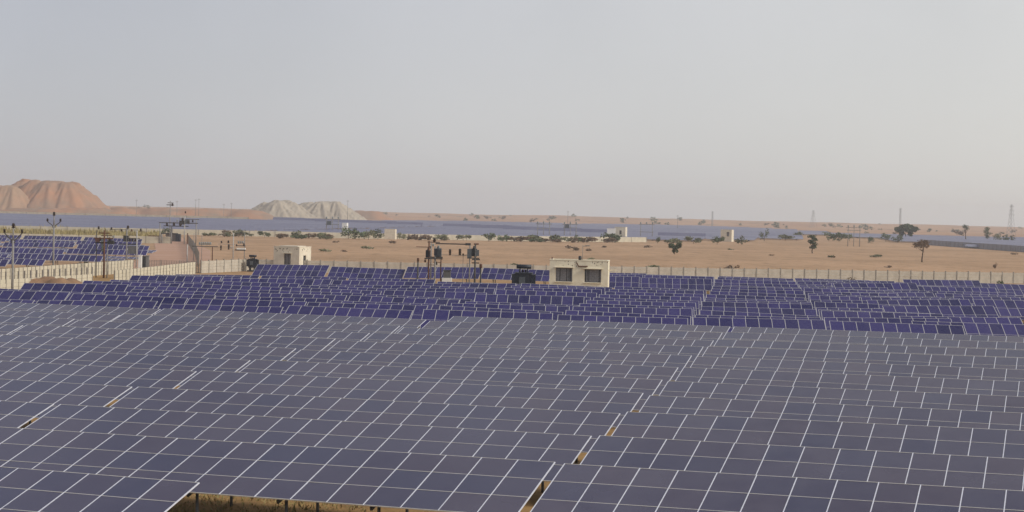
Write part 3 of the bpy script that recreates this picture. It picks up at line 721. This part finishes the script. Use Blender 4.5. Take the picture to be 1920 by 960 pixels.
structure('road_shed', 318, 468, 'low dark shed with an open front at the top of the sandy road', 'shed',
    [(302, 0, 2.1, .15, 'pole_grey'), (330, 0, 2.1, .15, 'pole_grey')], [(301, 333, 2.15, .3, 0, 'dark_steel')], [],
    [(321, 1, 0, 3.2, 1.5, 2.0, 'window_frame', 'shed_body'), (333, .5, 0, 1.2, 1.5, 2.1, 'transformer_paint', 'cabinet'), (288, 1, 0, 3.4, .4, 1.5, 'rust', 'panel')])
structure('lamp_post', 351, 292, 'slender pale pole with a rusty upper half, beside the dark mesh fence', 'pole', [(351, 0, h2(351, 458, 292), .11, 'pole_pale'), (351, 0, h2(351, 437, 292), .10, 'rust')], [], [])
structure('switch_structure', 420, 300, 'low isolator frame on pale poles standing on open desert behind the wall', 'switchgear',
    [(398, 0, h2(398, 463, 300), .1, 'rust'), (437, 0, h2(437, 437, 300), .1, 'pole_pale'), (458, 0, h2(458, 437, 300), .08, 'pole_grey'), (363, 0, h2(363, 437, 300), .06, 'pole_grey'), (378, 0, h2(378, 437, 300), .05, 'pole_grey')],
    [(360, 408, h2(390, 462, 300), .13, 0, 'pole_dark'), (440, 460, h2(450, 469, 300), .2, 0, 'dark_steel'), (443, 460, h2(450, 461, 300), .12, 0, 'dark_steel'), (408, 440, h2(430, 458, 300), .07, .3, 'pole_grey')],
    [(414, 0, h2(414, 465, 300), 1.9, 'porcelain'), (414, 0, h2(414, 469, 300), 1.5, 'porcelain'), (428.5, 0, h2(428, 464, 300), 2.1, 'porcelain'), (428.5, 0, h2(428, 468, 300), 1.8, 'porcelain'), (433, 0, h2(433, 466, 300), 1.3, 'porcelain_grey'), (443, 0, h2(443, 462, 300), 1.5, 'porcelain'), (457, 0, h2(457, 461, 300), 1.8, 'porcelain'), (414, .4, h2(414, 456, 300), 1.7, 'porcelain'), (427, .4, h2(427, 456, 300), 1.9, 'porcelain')] + [(374 + 4 * k, 0, h2(374 + 4 * k, 459, 300), 2.0, 'porcelain_grey') for k in range(6)] + [(446 + 4 * k, .4, h2(446 + 4 * k, 457, 300), 1.8, 'porcelain_grey') for k in range(3)],
    [(452, 0, h2(452, 468, 300), 1.5, .5, .25, 'plaster_white', 'switch_box')])
# small gear out in the far field
for i, (px, py0, py1, lab) in enumerate([(622, 408, 430, 'hazy switch gantry in the far field, behind the big bush'), (1018, 417, 436, 'hazy single gantry in the far field, above the control room roof'), (1068, 418, 432, 'hazy wide gantry in the far field, right of the control room mast'), (1211, 418, 448, 'tall two-legged hazy gantry beyond the distant pale building'), (1600, 424, 436, 'hazy two-pole gantry on the plain left of the big dark tree')]):
    Yf = 690 if i != 3 else 730
    structure('switch_structure', px, Yf, lab, 'switchgear', [(px - 11, 0, h2(px - 11, py0, Yf), .16, 'pole_grey'), (px + 11, 0, h2(px + 11, py0 + 1, Yf), .16, 'pole_grey')] + ([(px, 0, h2(px, py0 - 3, Yf), .14, 'pole_grey')] if i != 3 else []),
        [(px - 15, px + 15, h2(px, py0 + 3, Yf), .22, 0, 'pole_grey'), (px - 13, px + 13, h2(px, (py0 + py1) / 2 + 2, Yf), .22, 0, 'pole_grey')],
        [(px + q, 0, h2(px + q, py0 + 2, Yf), 3.4, 'porcelain_grey') for q in (-11, 0, 11)], [(px - 6, 0, h2(px, (py0 + py1) / 2 + 3, Yf), 1.6, 1.2, 1.6, 'transformer_grey', 'switch_box')] if i in (0, 2) else [])

def pylon(px, py, Y, base, label, arms=3):
    x = X_at(px, Y); g = ground_z(x, Y); h = H_at(px, py, Y) - g
    root = empty('pylon', (x, Y, g), label, 'pylon', R(20))
    mb = MB(); n = 8; th = .13
    def hw(t): return base / 2 * (1 - t) ** 1.3 + .5 * t + .15
    for sx in (-1, 1):
        for sy in (-1, 1):
            for k in range(n):
                a, b = k / n, (k + 1) / n
                mb.bar((sx * hw(a), sy * hw(a), h * a - (1 if k == 0 else 0)), (sx * hw(b), sy * hw(b), h * b), th)
    for k in range(n):
        a, b = k / n, (k + 1) / n
        for s in (-1, 1):
            mb.bar((-s * hw(a), -hw(a), h * a), (s * hw(b), -hw(b), h * b), th * .7); mb.bar((-hw(a), -s * hw(a), h * a), (-hw(b), s * hw(b), h * b), th * .7)
            mb.bar((-s * hw(a), hw(a), h * a), (s * hw(b), hw(b), h * b), th * .7)
    mb.build('tower', 'pylon_grey', root)
    for k in range(arms):
        z = h * (.66 + .13 * k); w = h * (.13 - .02 * k); mb = MB()
        for s in (-1, 1):
            mb.bar((0, -.3, z), (s * w, 0, z + .1), th); mb.bar((0, .3, z + h * .04), (s * w, 0, z + .15), th * .8)
        mb.build('crossarm', 'pylon_grey', root)
    return root
pylon(1894, 383, 1500, 5.6, 'tall lattice pylon rising above the horizon at the right edge')
pylon(1686, 390, 1700, 1.3, 'slim pale mast above the large dark round tree', 0)
pylon(1523, 394, 2100, 7, 'faint lattice pylon on the horizon above the dark upright tree', 2)
pylon(1334, 396, 1900, 1.2, 'faint slim mast on the horizon above the distant grey hut', 0)
for i, (px, py) in enumerate([(254, 374), (330, 376), (365, 373), (371, 372), (418, 382), (432, 380), (1063, 395), (1269, 403), (650, 375)]):
    Yp = 1250; x = X_at(px, Yp); g = ground_z(x, Yp); h = H_at(px, py, Yp) - g
    root = empty('telegraph_pole', (x, Yp, g), 'thin distant pole sticking up against the hazy skyline', 'pole', group='thin poles on the skyline')
    mb = MB(); mb.tube((0, 0, -.5), (0, 0, h), .17, .13, 6); mb.build('shaft', 'pole_grey', root); mb = MB(); mb.bar((-1, 0, h - .8), (1, 0, h - .8), .2); mb.build('crossarm', 'pole_grey', root)

# ------------------------------------------------------------------ trees and bushes
def crown_mesh(name, m, blobs, n, leaf, seed, flat=.5):
    rn = random.Random(seed); mb = MB()
    tot = sum(b[3] * b[4] * b[5] for b in blobs)
    for (cx, cy, cz, rx, ry, rz) in blobs:
        for k in range(max(3, int(n * rx * ry * rz / tot))):
            while True:
                p = Vector((rn.uniform(-1, 1), rn.uniform(-1, 1), rn.uniform(-1, 1)))
                if .25 < p.length < 1: break
            p = p * (rn.random() ** .15)
            c = Vector((cx + p.x * rx, cy + p.y * ry, cz + p.z * rz)); s = leaf * rn.uniform(.5, 1.25)
            a = Vector((rn.gauss(0, 1), rn.gauss(0, 1), rn.gauss(0, flat))).normalized(); b_ = a.cross(Vector((rn.gauss(0, 1), rn.gauss(0, 1), rn.gauss(0, 1)))).normalized()
            mb.quad(c - a * s, c + b_ * s * .6, c + a * s, c - b_ * s * .6)
    return mb.mesh(name, m)
def trunk_mesh(h, r, limbs, seed, m='trunk'):
    rn = random.Random(seed); mb = MB(); p = Vector((0, 0, -.3)); segs = 4; rr = r
    pts = [p]
    for k in range(segs):
        q = Vector((p.x + rn.gauss(0, h * .04), p.y + rn.gauss(0, h * .04), h * (k + 1) / segs)); mb.tube(p, q, rr, rr * .85, 7); rr *= .85; p = q; pts.append(p)
    for (dx, dy, dz) in limbs:
        st = pts[rn.choice((2, 3, 4))]; mid = st + Vector((dx * .5, dy * .5, dz * .35)); e = st + Vector((dx, dy, dz))
        mb.tube(st, mid, rr * .7, rr * .5, 5); mb.tube(mid, e, rr * .5, rr * .18, 5)
    return mb.mesh('trunk', m)
def tree(px, py_top, py_base, Y, wpx, label, m, kind='round', n=420, seed=1, cat='tree', name='tree', group=None, ht=None):
    Y = Y or hit(px, py_base)
    x = X_at(px, Y); g = ground_z(x, Y); h = (py_base - py_top) / F_PX * Y; w = wpx / F_PX * Y
    root = empty(name, (x, Y, g), label, cat, group=group); rn = random.Random(seed)
    if kind == 'round':
        bl = [(rn.uniform(-.3, .3) * w, rn.uniform(-.3, .3) * w, h * rn.uniform(.5, .85), w * rn.uniform(.2, .32), w * rn.uniform(.2, .32), h * rn.uniform(.13, .2)) for _ in range(8)]
        th = h * .5
    elif kind == 'tall':
        bl = [(rn.uniform(-.22, .22) * w, rn.uniform(-.2, .2) * w, h * (.32 + .6 * k / 7), w * rn.uniform(.22, .4), w * rn.uniform(.22, .4), h * .1) for k in range(8)]; th = h * .6
    elif kind == 'heart':
        bl = [(-.27 * w, 0, h * .72, w * .24, w * .2, h * .24), (.27 * w, 0, h * .74, w * .24, w * .2, h * .26), (0, 0, h * .58, w * .26, w * .2, h * .22), (-.08 * w, .1 * w, h * .3, w * .13, w * .13, h * .2), (.12 * w, -.1 * w, h * .28, w * .12, w * .12, h * .18)]; th = h * .45
    elif kind == 'mushroom':
        bl = [(w * .33 * math.cos(a), w * .3 * math.sin(a), h * (.66 + rn.uniform(-.05, .07)), w * .2, w * .2, h * .17) for a in [k * .9 for k in range(7)]] + [(0, 0, h * .78, w * .34, w * .3, h * .2), (-.2 * w, 0, h * .38, w * .13, w * .13, h * .2), (.2 * w, .1 * w, h * .36, w * .12, w * .12, h * .2)]; th = h * .6
    elif kind == 'ball':
        bl = [(rn.uniform(-.25, .25) * w, rn.uniform(-.2, .2) * w, h * rn.uniform(.66, .88), w * .3, w * .3, h * .12) for _ in range(6)]; th = h * .6
    elif kind == 'umbrella':
        bl = [(w * .36 * math.cos(a) * rn.uniform(.3, 1.1), w * .36 * math.sin(a), h * (.74 + rn.uniform(-.1, .1)), w * .19, w * .19, h * .11) for a in [k * .7 for k in range(9)]] + [(0, 0, h * .86, w * .28, w * .25, h * .1)]; th = h * .6
    else:   # bush
        bl = [(rn.uniform(-.35, .35) * w, rn.uniform(-.25, .25) * w, h * rn.uniform(.25, .7), w * rn.uniform(.16, .28), w * rn.uniform(.16, .28), h * rn.uniform(.2, .3)) for _ in range(7)]; th = h * .3
    link('crown' if kind != 'bush' else 'foliage', crown_mesh('crown', m, bl, n, max(.12, w * (.062 if kind != 'umbrella' else .035)), seed), root)
    limbs = [(b[0], b[1], max(.1, b[2] - th * .8)) for b in bl[:6]]
    link('trunk' if kind != 'bush' else 'stem', trunk_mesh(th, max(.05, h * (.035 if kind != 'bush' else .025)), limbs, seed), root)
    return root
def hit(px, py):
    d = ray(px, py); t = 300.
    while t < 2500:
        p = d * (t / d.y)
        if CAM_H + p.z <= ground_z(p.x, p.y): return t
        t += 4
    return t
tree(1265, 455, 478, 455, 27, 'dark wide bush-like tree alone on open desert right of the control room', 'leaf_dark', 'heart', 1100, 33)
tree(1523, 441, 475, 520, 22, 'dark green upright tree standing alone on the open desert', 'leaf_dark', 'tall', 1100, 5)
tree(1729, 446, 491, 430, 44, 'brown leafless umbrella tree on one leaning trunk in the desert', 'twig_brown', 'umbrella', 900, 8)
tree(1698, 419, 449, None, 44, 'large dark round-crowned tree on the plain behind the brown umbrella tree', 'leaf_dark', 'mushroom', 2200, 12)
tree(1809, 419, 454, None, 15, 'slim dark tree with a ball crown on a bare trunk, right of the umbrella tree', 'leaf_dark', 'ball', 420, 14)
tree(1851, 426, 454, None, 18, 'ragged green column tree near the grey slanting wall', 'leaf_mid', 'tall', 620, 16)
tree(193, 406, 446, 300, 12, 'green tuft-topped tree rising behind the rusty lattice pole', 'leaf_mid', 'tall', 240, 18)
tree(161, 465, 482, 262, 9, 'small dark shrub among the tables of the small left field', 'leaf_dark', 'bush', 120, 19, 'bush', 'bush')
tree(369, 384, 393, 1200, 13, 'lone green bush on the skyline above the gantry', 'leaf_mid', 'bush', 120, 20, 'bush', 'bush')
tree(580, 397, 404, 1250, 12, 'dark bush at the foot of the grey heaps', 'leaf_dark', 'bush', 120, 21, 'bush', 'bush')
# scrub belt before the far wall
belt = [(495, 430, 440, 20, 'leaf_mid'), (557, 433, 446, 22, 'leaf_pale'), (610, 437, 443, 24, 'leaf_pale'), (652, 424, 449, 26, 'leaf_mid'), (672, 432, 448, 30, 'leaf_mid'), (690, 430, 447, 22, 'leaf_pale'), (708, 428, 450, 22, 'leaf_dark'), (753, 433, 445, 18, 'leaf_pale'), (826, 438, 448, 24, 'leaf_pale'), (868, 440, 449, 26, 'leaf_pale'), (915, 436, 451, 24, 'leaf_mid'), (941, 440, 451, 24, 'leaf_mid'), (1005, 440, 450, 40, 'leaf_pale'), (1050, 440, 451, 40, 'leaf_pale'), (1082, 437, 450, 14, 'leaf_mid'), (1143, 435, 451, 34, 'leaf_dark'), (1232, 441, 453, 14, 'leaf_mid'), (1262, 436, 446, 32, 'leaf_pale'), (1300, 433, 446, 28, 'leaf_pale'), (1344, 434, 449, 24, 'leaf_mid'), (1390, 434, 449, 20, 'leaf_pale'), (1432, 428, 452, 16, 'leaf_mid'), (1472, 440, 451, 26, 'leaf_pale'), (1500, 436, 448, 22, 'leaf_pale'), (1553, 436, 452, 24, 'leaf_mid'), (1572, 438, 453, 24, 'leaf_dark'), (1592, 438, 452, 20, 'leaf_mid'), (1634, 446, 457, 14, 'leaf_mid'), (1660, 438, 453, 18, 'leaf_mid'), (1682, 441, 455, 20, 'leaf_mid'), (1870, 440, 455, 18, 'leaf_pale'), (1890, 440, 456, 22, 'leaf_dark'), (310, 435, 448, 18, 'leaf_mid'), (446, 440, 452, 20, 'leaf_pale'), (420, 440, 450, 22, 'twig_brown'), (530, 441, 448, 30, 'twig_brown'), (585, 442, 449, 30, 'twig_brown'), (785, 442, 449, 40, 'twig_brown'), (1100, 442, 451, 40, 'twig_brown'), (970, 443, 451, 40, 'twig_brown')]
rb = random.Random(77)
for q in range(14):
    px = rb.uniform(380, 1200); b = 446 + (px - 380) * .0045 + rb.uniform(-1, 2.5); belt.append((px, b - rb.uniform(3, 8), b, rb.uniform(14, 34), rb.choice(['twig_brown', 'twig_brown', 'leaf_pale', 'leaf_mid'])))
COLN = {'leaf_mid': 'green', 'leaf_dark': 'dark green', 'leaf_pale': 'pale olive', 'twig_brown': 'dry brown'}
where = {652: 'big green bush in front of the narrow white kiosk', 1143: 'dark green bush in front of the bright white block', 708: 'dark green bush left of the small whitish wall block', 1232: 'low green bush alone before the wall, left of the lone desert tree', 495: 'green bush at the far wall above the pale square hut', 1432: 'narrow green bush near the dark upright desert tree', 1572: 'dark green bush in a trio right of the upright desert tree', 310: 'green bush beside the shed at the top of the sandy road'}
for i, (px, a, b, w, m) in enumerate(belt):
    Yb = hit(px, b) if px > 1420 else 575 + 35 * sstep(560, 900, px) + 45 * sstep(900, 1250, px) + 60 * sstep(1250, 1600, px) - (i % 3) * 7
    lab = where.get(px, '%s desert bush in the scrub belt before the far wall' % COLN[m])
    tree(px, a - 3, b + 1, Yb, w * 1.2, lab, m, 'bush', 330, 100 + i, 'bush', 'bush', group='bushes along the far wall')
for px, a, b, Yb, w, m, lab in [(1600, 513, 524, 272, 22, 'twig_brown', 'dark dry bush against the boundary wall above the wide aisle'), (1877, 517, 530, 270, 16, 'leaf_dark', 'small dark bush against the boundary wall at the right edge'), (1866, 482, 494, 380, 9, 'twig_brown', 'tiny brown shrub on the desert near the right edge'), (1024, 534, 541, 190, 9, 'leaf_pale', 'yellow-green weed at the left corner of the control room'), (1345, 515, 526, 226, 9, 'leaf_pale', 'yellow weed in the middle aisle before the boundary wall')]:
    tree(px, a, b, Yb, w, lab, m, 'bush', 160, int(px), 'bush', 'bush')
# shrubs and low trees scattered on the far dunes
rn = random.Random(44)
protos = []
for v in range(4):
    w = 5.5; bl = [(rn.uniform(-.35, .35) * w, rn.uniform(-.3, .3) * w, 3.2 * rn.uniform(.25, .8), w * .22, w * .22, .9) for _ in range(6)]
    protos.append((crown_mesh('foliage', ('leaf_dark', 'leaf_mid', 'twig_brown', 'leaf_dark')[v], bl, 110, .5, 60 + v)))
for i in range(95):
    px = rn.uniform(430, 1930) if i > 12 else rn.uniform(220, 430)
    Yd = rn.uniform(1250, 2750); x = X_at(px, Yd)
    if px < 660 and Yd < 1560: Yd = rn.uniform(1600, 2700); x = X_at(px, Yd)
    if 600 < px < 1560 and Yd < 1800: Yd += 750; x = X_at(px, Yd)
    s = rn.uniform(.6, 1.9); o = link('shrub', protos[i % 4], None, (x, Yd, ground_z(x, Yd) - .2), (0, 0, rn.uniform(0, 6))); o.scale = (s * 1.4, s, s)
    tag(o, 'tiny dark shrub dotted on the hazy far dunes', 'shrub', 'shrubs on the far dunes')
tp = [crown_mesh('foliage', ('twig_brown', 'leaf_pale', 'twig_brown')[v], [(rn.uniform(-.4, .4), rn.uniform(-.4, .4), rn.uniform(.15, .4), .35, .35, .22) for _ in range(5)], 90, .13, 90 + v) for v in range(3)]
for i in range(24):
    Yt = 300 / (1 - rn.random() * .5); x = X_at(rn.uniform(480, 1920), Yt); q = rn.uniform(.8, 2.2)
    o = link('shrub', tp[i % 3], None, (x, Yt, ground_z(x, Yt) - .05), (0, 0, rn.uniform(0, 6))); o.scale = (q * 1.5, q * 1.2, q * .8)
    tag(o, 'little dry tuft on the open desert behind the boundary wall', 'shrub', 'tufts on the open desert')
# dry yellow grass
mb = MB(); rn = random.Random(9)
for i in range(5200):
    px = rn.uniform(-60, 300); Yv = rn.uniform(470, 590); x = X_at(px, Yv); s = rn.uniform(.3, 1.1) * (1 + noise.noise(Vector((x / 14, Yv / 20, 1))))
    a = rn.uniform(0, 6.28); z = ground_z(x, Yv); c, q = math.cos(a) * .4, math.sin(a) * .4
    mb.quad((x - c, Yv - q, z), (x + c, Yv + q, z), (x + c * .5 + rn.gauss(0, .2), Yv, z + s * 1.6))
tag(mb.build('dry_grass', 'dry_grass'), 'yellow dry grass behind the small left field', 'grass', kind='stuff')
mb = MB()
for i in range(9000):
    px = rn.uniform(250, 700) if i < 6000 else rn.uniform(-30, 2000)
    if i < 6000: Yv = rn.uniform(34, 60)
    else: Yv = rn.uniform(60, 125)
    x = X_at(px, Yv); a = rn.uniform(0, 6.28); z = ground_z(x, Yv) - .02; s = rn.uniform(.05, .22) * (1 + noise.noise(Vector((x * .7, Yv * .7, 5)))); c, q = math.cos(a) * .03, math.sin(a) * .03
    mb.quad((x - c, Yv - q, z), (x + c, Yv + q, z), (x + rn.gauss(0, .08), Yv + rn.gauss(0, .08), z + s))
tag(mb.build('weeds', 'dry_grass'), 'dead weeds on the soil under the front tables', 'grass', kind='stuff')

# ------------------------------------------------------------------ haze
HAZE = 0.0002
hz = bpy.data.materials.new('haze_air'); hz.use_nodes = True; nt = hz.node_tree
nt.nodes.remove(nt.nodes['Principled BSDF']); pv = nt.nodes.new('ShaderNodeVolumePrincipled')
pv.inputs['Color'].default_value = (.87, .90, .94, 1); pv.inputs['Density'].default_value = HAZE; pv.inputs['Anisotropy'].default_value = .2
nt.links.new(pv.outputs[0], nt.nodes['Material Output'].inputs['Volume']); MATS['haze_air'] = hz
mb = MB(); mb.box((0, 2085, 22), (5400, 4370, 72)); tag(mb.build('haze', 'haze_air'), kind='stuff')

# ------------------------------------------------------------------ light
SUN_AZ, SUN_EL = 109, 33
w = bpy.data.worlds.new('World'); sc.world = w; w.use_nodes = True; nt = w.node_tree; bg = nt.nodes['Background']
sk = nt.nodes.new('ShaderNodeTexSky'); sk.sky_type = 'NISHITA'; sk.sun_disc = False
sk.sun_elevation = R(SUN_EL); sk.sun_rotation = R(SUN_AZ); sk.air_density = 1.0; sk.dust_density = 1.0; sk.ozone_density = 1.0
hs = nt.nodes.new('ShaderNodeHueSaturation'); hs.inputs['Saturation'].default_value = .6
nt.links.new(sk.outputs[0], hs.inputs['Color'])
# a thin high overcast veil, brighter and warmer towards the sun's side of the sky
tc = nt.nodes.new('ShaderNodeTexCoord'); sx = nt.nodes.new('ShaderNodeSeparateXYZ'); nt.links.new(tc.outputs['Generated'], sx.inputs[0])
nv = nt.nodes.new('ShaderNodeTexNoise'); nv.inputs['Scale'].default_value = 2.2; nv.inputs['Detail'].default_value = 3; nt.links.new(tc.outputs['Generated'], nv.inputs['Vector'])
av = nt.nodes.new('ShaderNodeMath'); av.operation = 'MULTIPLY_ADD'; av.inputs[1].default_value = .22; nt.links.new(nv.outputs[0], av.inputs[0]); nt.links.new(sx.outputs[0], av.inputs[2])
mv = nt.nodes.new('ShaderNodeMapRange'); mv.inputs[1].default_value = -.25; mv.inputs[2].default_value = .45; nt.links.new(av.outputs[0], mv.inputs[0])
vc = nt.nodes.new('ShaderNodeMix'); vc.data_type = 'RGBA'; vc.inputs[6].default_value = (4.0, 4.0, 4.6, 1); vc.inputs[7].default_value = (7.0, 6.82, 6.62, 1); nt.links.new(mv.outputs[0], vc.inputs[0])
mk = nt.nodes.new('ShaderNodeMix'); mk.data_type = 'RGBA'; mk.inputs[0].default_value = .7
cl = nt.nodes.new('ShaderNodeTexNoise'); cl.inputs['Scale'].default_value = 5; cl.inputs['Detail'].default_value = 6; nt.links.new(tc.outputs['Generated'], cl.inputs['Vector'])
cr = nt.nodes.new('ShaderNodeMapRange'); cr.inputs[1].default_value = .36; cr.inputs[2].default_value = .64; nt.links.new(cl.outputs[0], cr.inputs[0])
el = nt.nodes.new('ShaderNodeMapRange'); el.inputs[1].default_value = .1; el.inputs[2].default_value = .5; nt.links.new(sx.outputs[2], el.inputs[0])   # streaks of cloud show more overhead, the horizon is even haze
lo = nt.nodes.new('ShaderNodeMapRange'); lo.inputs[3].default_value = .96; lo.inputs[4].default_value = .55; nt.links.new(el.outputs[0], lo.inputs[0])
hi = nt.nodes.new('ShaderNodeMapRange'); hi.inputs[3].default_value = 1.03; hi.inputs[4].default_value = 1.35; nt.links.new(el.outputs[0], hi.inputs[0])
nt.links.new(lo.outputs[0], cr.inputs[3]); nt.links.new(hi.outputs[0], cr.inputs[4])
vh = nt.nodes.new('ShaderNodeHueSaturation'); nt.links.new(cr.outputs[0], vh.inputs['Value']); nt.links.new(vc.outputs[2], vh.inputs['Color'])
nt.links.new(hs.outputs[0], mk.inputs[6]); nt.links.new(vh.outputs[0], mk.inputs[7]); nt.links.new(mk.outputs[2], bg.inputs[0]); bg.inputs[1].default_value = .1
sd = bpy.data.lights.new('sun', 'SUN'); sd.energy = 2.0; sd.angle = R(12); sd.color = (1, .93, .82)
so = bpy.data.objects.new('sun', sd); COL.objects.link(so)
d = Vector((math.sin(R(SUN_AZ)) * math.cos(R(SUN_EL)), math.cos(R(SUN_AZ)) * math.cos(R(SUN_EL)), math.sin(R(SUN_EL))))
so.rotation_euler = d.to_track_quat('Z', 'Y').to_euler()

sc.view_settings.view_transform = 'Standard'; sc.view_settings.look = 'None'; sc.view_settings.gamma = 1; sc.view_settings.exposure = .2
sc.cycles.max_bounces = 6; sc.cycles.volume_bounces = 1; sc.cycles.use_denoising = True
